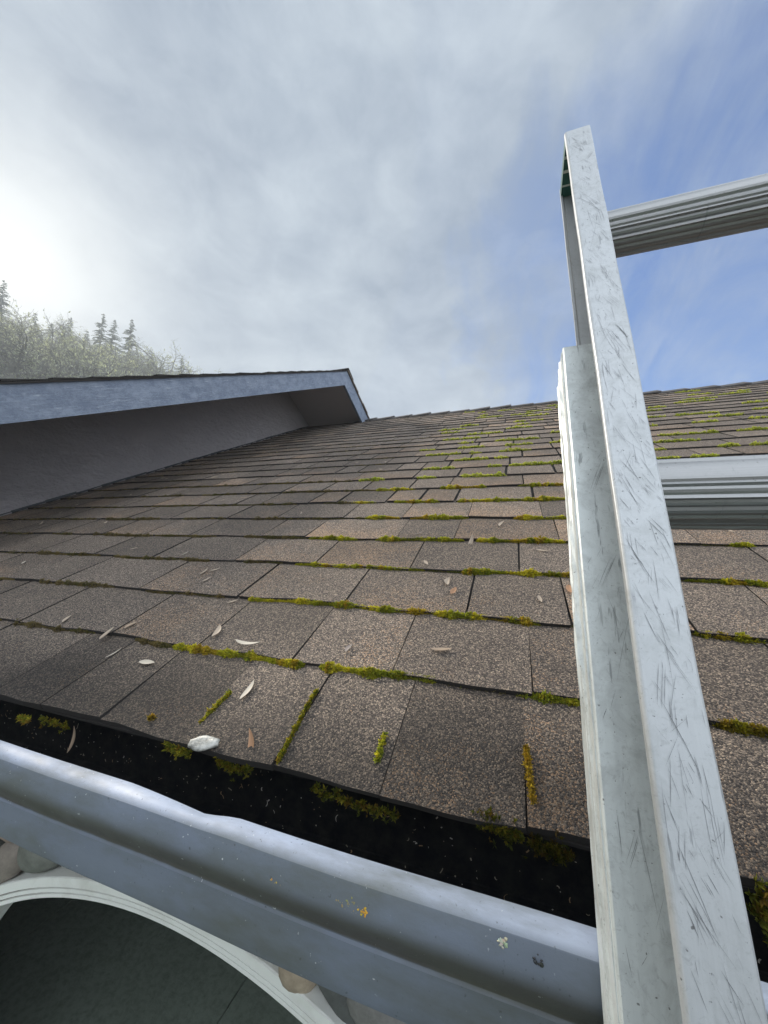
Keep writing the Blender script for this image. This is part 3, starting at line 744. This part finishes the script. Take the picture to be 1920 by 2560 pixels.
# scattered dashes on the upper courses
rr = random.Random(77)
for k in range(8, NC):
    x = -.75+(k-8)*.0+rr.uniform(0, .2)
    while x < 4.3:
        L = rr.uniform(.05, .22)
        pr_ = .8 if k < 14 else (.5 if k < 20 else .28)
        if x < -.5: pr_ *= .35
        if x > -.62 and rr.random() < pr_:
            moss_line(k, x, x+L, 1300 if k < 14 else 700, .0125 if k < 14 else .010, far, .0075 if k < 14 else .010, 3000+k*60+int((x+3)*20), 5)
        x += L+rr.uniform(.02, .16)
    x = -2.1
    while x < -.6:
        L = rr.uniform(.1, .3)
        if k < 16 and rr.random() < .6: moss_line(k, x, x+L, 500, .005, brown, .005, 9000+k*60+int((x+3)*20), 4)
        x += L+.08
V = np.vstack(TV); F = np.vstack(TF); Cc = np.vstack(TC)
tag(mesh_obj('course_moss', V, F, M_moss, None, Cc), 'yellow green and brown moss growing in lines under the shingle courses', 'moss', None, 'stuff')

def clump(label, pts, r, n, seed, pal_=green, size=.0045, hang=0.0, flat=False):
    """separate moss cushion around a short polyline of roof points (X, s)"""
    g = np.random.default_rng(seed); pts = np.array(pts); seg = g.integers(0, len(pts)-1, n) if len(pts) > 2 else np.zeros(n, int)
    u = g.uniform(0, 1, n); c = pts[seg]*(1-u)[:, None]+pts[seg+1]*u[:, None]
    lump = .55+.45*np.sin(u*17+seg*3+seed)
    d = g.normal(0, 1, (n, 2))*r*.55*lump[:, None]; X = c[:, 0]+d[:, 0]; s_ = c[:, 1]+d[:, 1]
    hh = .004+np.abs(g.normal(0, 1, n))*r*.35
    if not flat:
        low = s_ < E0; hh = np.where(low, hh-(E0-s_)*(.8+hang), hh+.0045)
    else: hh = .0035+np.abs(g.normal(0, 1, n))*.002+.003
    pos = np.stack([X, s_*cos(A)+(H-hh)*sin(A), CZ+s_*sin(A)-(H-hh)*cos(A)], 1)
    o0 = Vector(pos.mean(0)); nn = np.tile(SN, (n, 1))+g.normal(0, .45, (n, 3))+np.array([0, -.35, 0]); nn /= np.linalg.norm(nn, axis=1)[:, None]
    cols = pal_[g.integers(0, len(pal_), n)]
    V, F, Cc = tufts(pos-np.array(o0), nn, np.full(n, size)*g.uniform(.7, 1.3, n), 8, cols, 1, seed+1)
    return tag(mesh_obj('moss_clump', V, F, M_moss, None, Cc, loc=o0), label, 'moss', 'moss clumps on the lower shingles')
dgreen = green*.55; amber = np.array([[.36, .22, .03], [.28, .20, .03], [.20, .14, .03], [.42, .30, .04]])
clump('leafy yellow green moss cushion on the shingle edge beside the ladder', [(-.030, .217), (.004, .214)], .0058, 200, 1, green*.26, .0036, .0)
clump('dark olive moss hanging from the shingle edge just left of the ladder rail', [(.010, .213), (.040, .212)], .0058, 200, 2, green*.12, .0036, .1)
clump('yellow star moss on the shingle edge left of the white stone', [(-.382, .216), (-.362, .212), (-.345, .215)], .004, 100, 3, green*.5, .0045, .2)
clump('green moss fringe under the white stone on the shingle edge', [(-.306, .214), (-.285, .212), (-.262, .214)], .004, 170, 4, green*.32, .004, .4)
clump('small bright yellow moss star at the far left end of the shingle edge', [(-.642, .208), (-.622, .207)], .003, 34, 5, green*.7, .005, .3)
clump('sparse olive moss sprigs hanging over the black gutter near its left end', [(-.60, .211), (-.545, .210)], .004, 70, 6, dgreen*.6, .0042, .5)
clump('long green moss strip filling the gap between two bottom row shingles', [(-.238, .318), (-.237, .285), (-.2345, .25), (-.232, .222)], .0019, 420, 7, green*.55, .0032, 0, True)
clump('amber brown moss strip in the shingle gap beside the ladder', [(.009, .293), (.011, .268), (.013, .240)], .0022, 340, 8, amber*.75, .0034, 0, True)
clump('short pale green moss streak in the middle of the bottom shingle row', [(-.133, .276), (-.1315, .246)], .0022, 110, 9, green*1.0, .0036, 0, True)
clump('thin green moss streak slanting across the shingle above the white stone', [(-.351, .293), (-.353, .27), (-.356, .244)], .0022, 170, 10, green*.8, .0036, 0, True)
clump('faint dark moss fringe along the shingle edge in the middle of the photo', [(-.19, .212), (-.14, .210), (-.10, .210)], .0045, 150, 11, dgreen*.5, .004, .4)
clump('dark green moss at the shingle edge just right of the ladder', [(.155, .210), (.20, .208)], .009, 360, 12, dgreen*.6, .005, .5)
clump('tiny olive moss tuft alone on a bottom row shingle', [(-.428, .236), (-.424, .237)], .003, 24, 13, amber*.7, .0045, 0, True)

# ------------------------------------------------------------------ lichen on the gutter
def gpt(X, f):   # point on the gutter's outer face, f = profile index (float)
    i = int(f); u = f-i; y = prof[i][0]*(1-u)+prof[i+1][0]*u; z = prof[i][1]*(1-u)+prof[i+1][1]*u
    return Vector((X, y, CZ+z))
def lichen(label, X, f, r, n, col, seed):
    g = random.Random(seed); o0 = gpt(X, f); V = []; F = []; Cc = []
    for _ in range(n):
        dx = g.gauss(0, r); df = g.gauss(0, r*220*.5); p_ = gpt(X+dx, max(4.2, min(17.5, f+df))); p_.y -= .0004
        rr_ = g.uniform(.0005, .0016); b0 = len(V); V.append(tuple(p_-o0+Vector((0, -.0007, .0003)))); m_ = 7
        for i in range(m_):
            a = 2*pi*i/m_; q_ = rr_*g.uniform(.6, 1.2); V.append(tuple(p_-o0+Vector((cos(a)*q_, -.0001, sin(a)*q_))))
        F += [(b0, b0+1+i, b0+1+(i+1) % m_) for i in range(m_)]; c_ = [q*g.uniform(.8, 1.15) for q in col]; Cc += [c_]*(m_+1)
    return tag(mesh_obj('lichen_patch', V, F, M_tint, None, Cc, loc=o0), label, 'lichen', 'lichen spots on the gutter')
lichen('bright orange lichen spot on the gutter face below the middle of the roof edge', -.103, 8.7, .0014, 16, (.62, .36, .02), 1)
lichen('pale yellow lichen patch just left of the bright orange one on the gutter', -.115, 8.6, .0032, 24, (.26, .24, .10), 2)
lichen('pale whitish lichen rosette on the gutter nearer the ladder', -.010, 7.0, .0015, 18, (.60, .62, .50), 3)
lichen('pair of dark dots on the gutter front close to the ladder', .012, 7.6, .0022, 7, (.025, .03, .035), 4)
lichen('two tiny yellow lichen dots on the gutter left of the pale yellow patch', -.176, 9.2, .0025, 12, (.5, .34, .04), 5)

# ------------------------------------------------------------------ leaves
def leaf(X, s, ln, ang, col, label, wid=.22, lift=.0, curl=.15, k_h=None, pitch=0, group='fallen leaves on the roof'):
    n_ = 10; V = []; F = []; Cc = []
    g = random.Random(int(X*1000)+int(s*700))
    bend = g.uniform(-.12, .12)
    for i in range(n_+1):
        u = i/n_; w = ln*wid*.5*(math.sin(pi*u**.85)**.8)*(1 if u < .97 else .6)+.00012
        cx_ = (u-.5)*ln; cy_ = bend*ln*(u-.5)**2*4; cz_ = curl*ln*(u-.5)**2*2+.0005
        for j in (-1, 0, 1):
            V.append((cx_, cy_+j*w, cz_+(abs(j)*w*.45 if j else 0))); sh = 1.0 if j else .86; Cc.append([q*sh for q in col])
    for i in range(n_):
        for j in range(2): F.append((i*3+j, (i+1)*3+j, (i+1)*3+j+1, i*3+j+1))
    V0 = [(x, y, z-.0003) for x, y, z in V]; b0 = len(V); F += [tuple(b0+q for q in f[::-1]) for f in F]; V += V0; Cc += Cc[:]
    frac = ((s-E0)/EXP) % 1; hh = .0095-.0055*frac+.0016+lift
    loc = Vector(P(X, s, hh))
    o = mesh_obj('fallen_leaf', V, F, M_leaf, None, Cc, True)
    ex = Vector((1, 0, 0)); ey = Vector((0, cos(A), sin(A))); ez = ex.cross(ey)
    B = Matrix((ex, ey, ez)).transposed().to_4x4() @ Matrix.Rotation(R(ang), 4, 'Z') @ Matrix.Rotation(R(-pitch), 4, 'Y') @ Matrix.Rotation(R(g.uniform(-12, 12)), 4, 'X')
    B.translation = loc; o.matrix_world = B
    return tag(o, label, 'leaf', group)
pale = (.42, .34, .26); white = (.52, .47, .39); tanc = (.36, .27, .19); org = (.38, .20, .10); gry = (.27, .23, .21)
near = [(-.814, .382, .024, 111, pale, 'small tan leaf alone on the second shingle row, nearest the left photo edge', .26),
 (-.668, .358, .036, 108, pale, 'long folded leaf crossing the brown moss line below the lowest full course at left', .30),
 (-.650, .388, .022, 70, tanc, 'short tan leaf tip folded over the long leaf on the brown moss line', .36),
 (-.609, .324, .024, 77, white, 'thin white sliver of leaf below the folded leaf on the bottom row', .10),
 (-.527, .317, .029, 5, white, 'white crescent shaped leaf lying level on a bottom row shingle', .30),
 (-.465, .400, .033, 109, pale, 'slender cream leaf pointing up the roof above the brightest moss', .26),
 (-.385, .372, .045, 2, white, 'twisted white leaf lying on top of the yellow moss line', .16),
 (-.328, .300, .033, 94, white, 'large cream leaf pointing up the roof in the bottom shingle row', .24),
 (-.272, .232, .032, 110, org, 'rusty brown leaf standing at the shingle edge right of the white stone', .20),
 (-.228, .397, .017, 80, gry, 'grey brown leaf on the second shingle row above the thick moss', .36),
 (-.508, .488, .021, 44, pale, 'cream leaf resting against the third moss line', .22),
 (-.096, .416, .030, 12, tanc, 'pale brown leaf lying level on the second row near the ladder', .26),
 (-.668, .587, .032, 98, pale, 'left half of a crossed pair of leaves on the third shingle row', .20),
 (-.648, .600, .024, 45, pale, 'right half of a crossed pair of leaves on the third shingle row', .18),
 (-.630, .554, .022, 80, pale, 'small cream leaf just below the crossed pair of leaves', .20),
 (-1.015, .690, .021, 48, pale, 'short curled leaf on the fourth shingle row at left', .2),
 (-.806, .667, .028, 87, white, 'thin white leaf on the fourth row above the crossed pair', .14),
 (-1.313, .583, .020, 133, white, 'small white leaf on the third row near the left photo edge', .4),
 (-1.481, .625, .016, 78, tanc, 'tan leaf caught in the moss line at the left photo edge', .3),
 (-.118, .602, .026, 92, pale, 'cream oval leaf under the third moss line near the ladder, left of an orange one', .36),
 (-.101, .569, .024, 76, org, 'orange brown oval leaf beside the cream one near the ladder', .38),
 (.084, .597, .026, -86, org, 'reddish leaf touching the left side of the ladder', .36),
 (-.167, .654, .020, -57, pale, 'pale leaf poking out of the bright third moss line', .3),
 (-.092, .783, .040, 70, pale, 'twisted pale leaf standing across the fourth moss line', .22),
 (-.220, .818, .029, 48, gry, 'thin dark twig like leaf on the fifth row', .10),
 (.052, .743, .024, -12, pale, 'flat pale leaf just left of the ladder on the fourth row', .2),
 (.037, .560, .020, -79, pale, 'narrow cream leaf left of the reddish leaf by the ladder', .3),
 (.400, .852, .023, -81, pale, 'pale leaf right of the ladder below the lower rung', .24),
 (-1.234, .790, .032, 33, pale, 'thin pale leaf on the fifth shingle row at left', .12)]
for q in near: leaf(*q[:4], q[4], q[5], q[6], pitch=(38 if 'standing' in q[5] else 0), lift=(.006 if 'top of' in q[5] or 'crossing' in q[5] or 'poking' in q[5] else 0))
rr = random.Random(31)
farl = [(-1.751, .881, .051, 140), (-1.409, .892, .032, 128), (-1.842, 1.006, .026, 116), (-2.038, 1.325, .018, 81), (-1.074, 1.12, .019, 64), (-1.329, 1.413, .030, 90), (-1.761, 1.02, .02, 117)]
for _ in range(34): farl.append((rr.uniform(-2.1, -.2) if rr.random() < .7 else rr.uniform(-.2, 1.6), rr.uniform(.85, 2.7), rr.uniform(.018, .036), rr.uniform(0, 180)))
for q in farl: leaf(*q, pale if rr.random() < .7 else tanc, 'small pale fallen leaf lying on the upper shingle rows', rr.uniform(.12, .3), group='small leaves on the upper shingles')
# leaf and debris inside the gutter
lg = leaf(-.50, .20, .032, 100, tanc, 'curled brown leaf fallen against the dark inside of the gutter at left', .16, pitch=50, group='fallen leaves on the roof')
lg.location = Vector((-.565, .374, CZ-.262))
g = random.Random(41); V = []; F = []; Cc = []
def dpt(X, z0, y0):
    return (X, y0, CZ+z0)
for _ in range(900):
    X = g.uniform(-1.3, 1.2); up = g.random()
    if up < .55: y0, z0 = .4160, g.uniform(-.318, -.264)
    else: y0, z0 = g.uniform(.30, .414), -.3192
    L_ = g.expovariate(1/.0016)+.0006; w = g.uniform(.0002, .0007); a = g.uniform(0, pi); b0 = len(V)
    m_ = 4 if L_ > .003 else 1; cv = g.uniform(-1, 1)
    col = g.choice(((.35, .32, .26), (.22, .2, .15), (.45, .44, .40), (.25, .16, .08)))
    for i in range(m_+1):
        u = i/m_-.5; dx = cos(a+cv*u)*u*L_; dz = sin(a+cv*u)*u*L_
        for sgn in (-1, 1):
            ex_, ez_ = dx-sin(a)*w*sgn, dz+cos(a)*w*sgn
            V.append((X+ex_, y0-.0008, CZ+z0+ez_) if up < .55 else (X+ex_, y0+ez_, CZ+z0+.0004)); Cc.append(col)
    for i in range(m_): F.append((b0+2*i, b0+2*i+1, b0+2*i+3, b0+2*i+2))
tag(mesh_obj('gutter_debris', V, F, M_tint, None, Cc), 'specks of grit and plant bits scattered inside the dark gutter', 'debris', None, 'stuff')
# white stone at the shingle edge
v = IV.copy(); v[:, 2] = np.clip(v[:, 2], -.7, .62); v *= (1-.22*np.abs(v[:, 0])*(np.abs(v[:, 1]) > .45)+.08*np.sin(v[:, 0]*3+1)*np.cos(v[:, 1]*4)+.03*np.sin(v[:, 0]*11+v[:, 1]*9))[:, None]
v *= [.0190, .0088, .0042]
st = mesh_obj('white_stone', v.tolist(), IF, M_quartz, None, None, True)
ex = Vector((1, 0, 0)); ey = Vector((0, cos(A), sin(A))); B = Matrix((ex, ey, ex.cross(ey))).transposed().to_4x4() @ Matrix.Rotation(R(14), 4, 'Z') @ Matrix.Rotation(R(14), 4, 'X')
B.translation = Vector(P(-.324, .218, .0155)); st.matrix_world = B
tag(st, 'flat milky white stone resting on the shingle edge above the gutter', 'stone')

# ------------------------------------------------------------------ trees on the hill
def tube(Vl, Fl, p0, p1, r0, r1, n_=4):
    d = (p1-p0).normalized(); a = d.orthogonal().normalized(); b_ = d.cross(a); b0 = len(Vl)
    for p_, r_ in ((p0, r0), (p1, r1)):
        for i in range(n_):
            t_ = 2*pi*i/n_; Vl.append(tuple(p_+a*(cos(t_)*r_)+b_*(sin(t_)*r_)))
    for i in range(n_): Fl.append((b0+i, b0+(i+1) % n_, b0+n_+(i+1) % n_, b0+n_+i))
def oak(seed, height=8.0):
    g = random.Random(seed); tv, tf, cv, cf = [], [], [], []; tips = []
    def grow(p_, d, ln, r, lev):
        segs = 4 if lev < 3 else 3; q = p_
        for i in range(segs):
            d = (d+Vector((g.gauss(0, .22), g.gauss(0, .22), g.gauss(.03, .16)))).normalized()
            q2 = q+d*(ln/segs); r2 = r*(1-.22/segs*(1 if lev else .6)*1.3)
            if lev < 2: tube(tv, tf, q, q2, r, r2, 7)
            else: tube(cv, cf, q, q2, r, r2, 4 if lev < 4 else 3)
            if lev > 0 and lev < 6 and i > 0 and g.random() < .75:
                sd = (d*.55+Vector((g.gauss(0, 1), g.gauss(0, 1), g.gauss(.15, .7))).normalized()*.9).normalized()
                grow(q2, sd, ln*g.uniform(.45, .65), r2*.5, lev+1 if lev < 5 else 6)
            q, r = q2, r2
            if lev >= 4: tips.append(q)
        if lev < 6:
            for _ in range(2 if lev else 4):
                sd = (d*.75+Vector((g.gauss(0, .75), g.gauss(0, .75), g.gauss(.08, .45)))).normalized()
                grow(q, sd, ln*g.uniform(.6, .82), r*.66, lev+1)
    grow(Vector((0, 0, -.5)), Vector((g.uniform(-.15, .15), g.uniform(-.1, .1), 1)).normalized(), height*.30, height*.048, 0)
    # lichen on the twigs
    tp_ = np.array([p_[:] for p_ in tips]); gg = np.random.default_rng(seed); sel_ = tp_[gg.integers(0, len(tp_), 2000)]+gg.normal(0, .09, (2000, 3))
    V, F, Cc = tufts(sel_, np.array([0, 0, 1.]), np.full(len(sel_), .12), 2, np.array([[.34, .36, .31], [.42, .44, .38], [.27, .29, .25]])[gg.integers(0, 3, len(sel_))], 1, seed)
    return (tv, tf), (cv, cf), (V, F, Cc)
def conifer(seed, height=14.0):
    g = random.Random(seed); tv, tf = [], []; tube(tv, tf, Vector((0, 0, -1)), Vector((0, 0, height)), .22, .02, 7)
    cv, cf, cc = [], [], []
    z = height*.12
    while z < height*.99:
        fr = 1-z/height; nb = 5 if fr > .1 else 4; rad = height*.25*(fr**.85)+.12
        for _ in range(nb):
            a = g.uniform(0, 2*pi); L = rad*g.uniform(.6, 1.15); d = Vector((cos(a), sin(a), 0)); p0 = Vector((0, 0, z+g.uniform(-.15, .15))); n_ = max(3, int(L/.14))
            for i in range(n_):
                u = (i+.7)/n_; c_ = p0+d*(L*u)+Vector((0, 0, -.30*L*u*u+.10*L*u))
                w = .24*(1-u*.55)*(.6+.4*min(1, L)); 
                for sg in (-1, 0, 1):
                    for _k in range(2):
                        dd = (d*g.uniform(.4, 1)+Vector((-d.y, d.x, 0))*sg*g.uniform(.6, 1.1)+Vector((0, 0, g.uniform(-.8, .15)))).normalized()*w*g.uniform(.7, 1.3)
                        sd = dd.cross(Vector((g.gauss(0, 1), g.gauss(0, 1), g.gauss(0, 1)))).normalized()*.06
                        b0 = len(cv); cv += [tuple(c_), tuple(c_+dd*.5+sd), tuple(c_+dd), tuple(c_+dd*.5-sd)]; cf.append((b0, b0+1, b0+2, b0+3))
                        f_ = g.uniform(.7, 1.3); cc += [(.085*f_, .105*f_, .095*f_)]*4
        z += .30+.1*fr
    return (tv, tf), (cv, cf, cc)
def place(az, r): x = sin(R(az))*r; y = cos(R(az))*r; return x, y
oakp = []
def tree_at(proto, kids, az, r, top_el, h0, rot, label, cat, group, first):
    x, y = place(az, r); gz = hillz(x, y); need = CZ+r*math.tan(R(top_el))-gz; sc = need/h0
    if first: o, ks = proto, kids
    else:
        o = proto.copy(); C.objects.link(o); ks = []
        for q in kids:
            c_ = q.copy(); C.objects.link(c_); c_.parent = o
    o.location = (x, y, gz); o.rotation_euler = (0, 0, rot); o.scale = (min(sc, 1.6)*1.0,)*2+(sc,); tag(o, label, cat, group); return o
protos = []
for sdd in (1, 2, 3, 4):
    a_, b_, c_ = oak(sdd); e = bpy.data.objects.new('oak_tree', None); C.objects.link(e)
    top = max(v[2] for v in b_[0])
    t_ = mesh_obj('trunk', *a_, M_bark, e, None, True); 
    Vc = np.vstack([np.array(b_[0]), c_[0]]); 
    n0 = len(b_[0]); Fb = b_[1]+[tuple(int(i)+n0 for i in f) for f in c_[1]]
    colb = np.vstack([np.tile([.07, .07, .055], (n0, 1)), c_[2]])
    cr = mesh_obj('crown', Vc.tolist(), Fb, [M_bark, M_moss], e, colb, False, [0]*len(b_[1])+[1]*len(c_[1]))
    protos.append((e, [t_, cr], top))
used = set()
oaks = [(-66.5, 40, 22.5, 0, 'gnarled bare oak leaning at the left photo edge above the blue rake board'), (-62.3, 38, 24.3, 1, 'tall bare oak with thick crooked dark limbs on the hazy hill'), (-58.3, 44, 22.6, 2, 'pale bare oak in front of the taller pair of conifers'),
        (-55.2, 40, 23.6, 3, 'bare oak with forked trunk below the single pointed conifer'), (-52.2, 42, 24.7, 0, 'rounded bare oak crown standing just right of the pointed conifer'), (-50.2, 40, 23.0, 2, 'low spreading bare oak second from the right end of the row'), (-48.3, 42, 22.3, 1, 'rightmost twisted bare oak, outlined against the cloud'),
        (-69.5, 42, 24.0, 3, 'bare oak cut off by the left photo edge'), (-64.5, 52, 23.3, 2, ''), (-60.3, 54, 23.2, 0, ''), (-56.8, 52, 23.5, 1, ''), (-53.6, 54, 24.3, 2, ''), (-51.0, 56, 24.1, 3, ''), (-67.8, 55, 23.6, 1, ''), (-73, 48, 24, 2, ''), (-49.2, 52, 22.2, 0, ''), (-59.3, 36, 20.6, 3, ''), (-63.8, 35, 20.2, 2, ''), (-54.0, 36, 20.4, 1, ''), (-50.6, 36, 20.0, 3, '')]
rr = random.Random(12)
for az, r, el, pi_, lb in oaks:
    e, ks, top = protos[pi_]
    tree_at(e, ks, az, r, el, top, rr.uniform(0, 6.28), lb or 'hazy bare oak partly hidden among the other hillside oaks', 'tree', 'bare oaks on the hill' if lb else 'half hidden oaks on the hill', pi_ not in used); used.add(pi_)
cp = []
for sdd in (5, 6):
    a_, b_ = conifer(sdd); e = bpy.data.objects.new('conifer_tree', None); C.objects.link(e)
    t_ = mesh_obj('trunk', *a_, M_bark, e, None, True); cr = mesh_obj('crown', np.array(b_[0]), np.array(b_[1]), M_moss, e, np.array(b_[2])); cp.append((e, [t_, cr], 14.0))
cons = [(-67.2, 62, 26.6, 0, 'tall faint conifer at the left photo edge, bleached by the sun glow'), (-64.4, 66, 24.6, 1, 'short faint conifer right of the tall one at the left photo edge'), (-61.4, 60, 25.4, 0, 'broad yellowish hazy conifer behind the tall bare oak'),
        (-58.4, 62, 26.9, 1, 'left one of the pair of grey tall conifers on the skyline'), (-57.2, 60, 26.7, 0, 'right one of the pair of grey tall conifers on the skyline'), (-55.4, 56, 27.3, 1, 'dark pointed conifer standing alone, sharpest on the skyline'),
        (-49.3, 58, 24.8, 0, 'small dark conifer top near the right end of the tree row'), (-70.5, 62, 27, 1, 'tall conifer beyond the left photo edge'), (-52.8, 64, 24.0, 1, 'conifer half hidden behind the right hand oaks'), (-63, 70, 24.2, 0, 'low conifer far behind the tall bare oak'), (-59.8, 72, 24.6, 1, 'low conifer far behind, left of the tall pair')]
used = set()
for az, r, el, pi_, lb in cons:
    e, ks, top = cp[pi_]; tree_at(e, ks, az, r, el, top, rr.uniform(0, 6.28), lb, 'tree', 'conifers on the hill', pi_ not in used); used.add(pi_)

rr = random.Random(99)
for az, r, el in [(-68.5, 47, 21.5), (-66.0, 58, 22.5), (-65.0, 45, 22.0), (-61.5, 47, 22.8), (-60.6, 41, 21.0), (-57.3, 47, 22.4), (-56.0, 44, 21.8), (-53.4, 47, 22.8), (-51.6, 48, 23.0), (-49.0, 46, 21.6), (-47.6, 48, 20.8), (-62.6, 60, 24.0), (-58.0, 58, 24.2), (-55.0, 50, 23.0), (-52.4, 38, 21.0), (-48.8, 37, 20.0)]:
    e, ks, top = protos[rr.randrange(4)]
    tree_at(e, ks, az, r, el, top, rr.uniform(0, 6.28), 'hazy bare oak partly hidden among the other hillside oaks', 'tree', 'half hidden oaks on the hill', False)

# ------------------------------------------------------------------ haze
HAZE = 0.0052
if HAZE:
    mb = MB(); mb.box(-110, 40, -40, 110, -1.2, 37); hz = mb.build('haze', bpy.data.materials.new('haze_air'), cols=False)
    hm = hz.data.materials[0]; hm.use_nodes = True; t = hm.node_tree; t.nodes.clear()
    pv = nd(t, 'ShaderNodeVolumePrincipled'); pv.inputs['Density'].default_value = HAZE; pv.inputs['Color'].default_value = (.9, .94, .97, 1); pv.inputs['Anisotropy'].default_value = 0.0
    o_ = nd(t, 'ShaderNodeOutputMaterial'); t.links.new(pv.outputs[0], o_.inputs['Volume'])
    tag(hz, None, None, None, 'stuff')
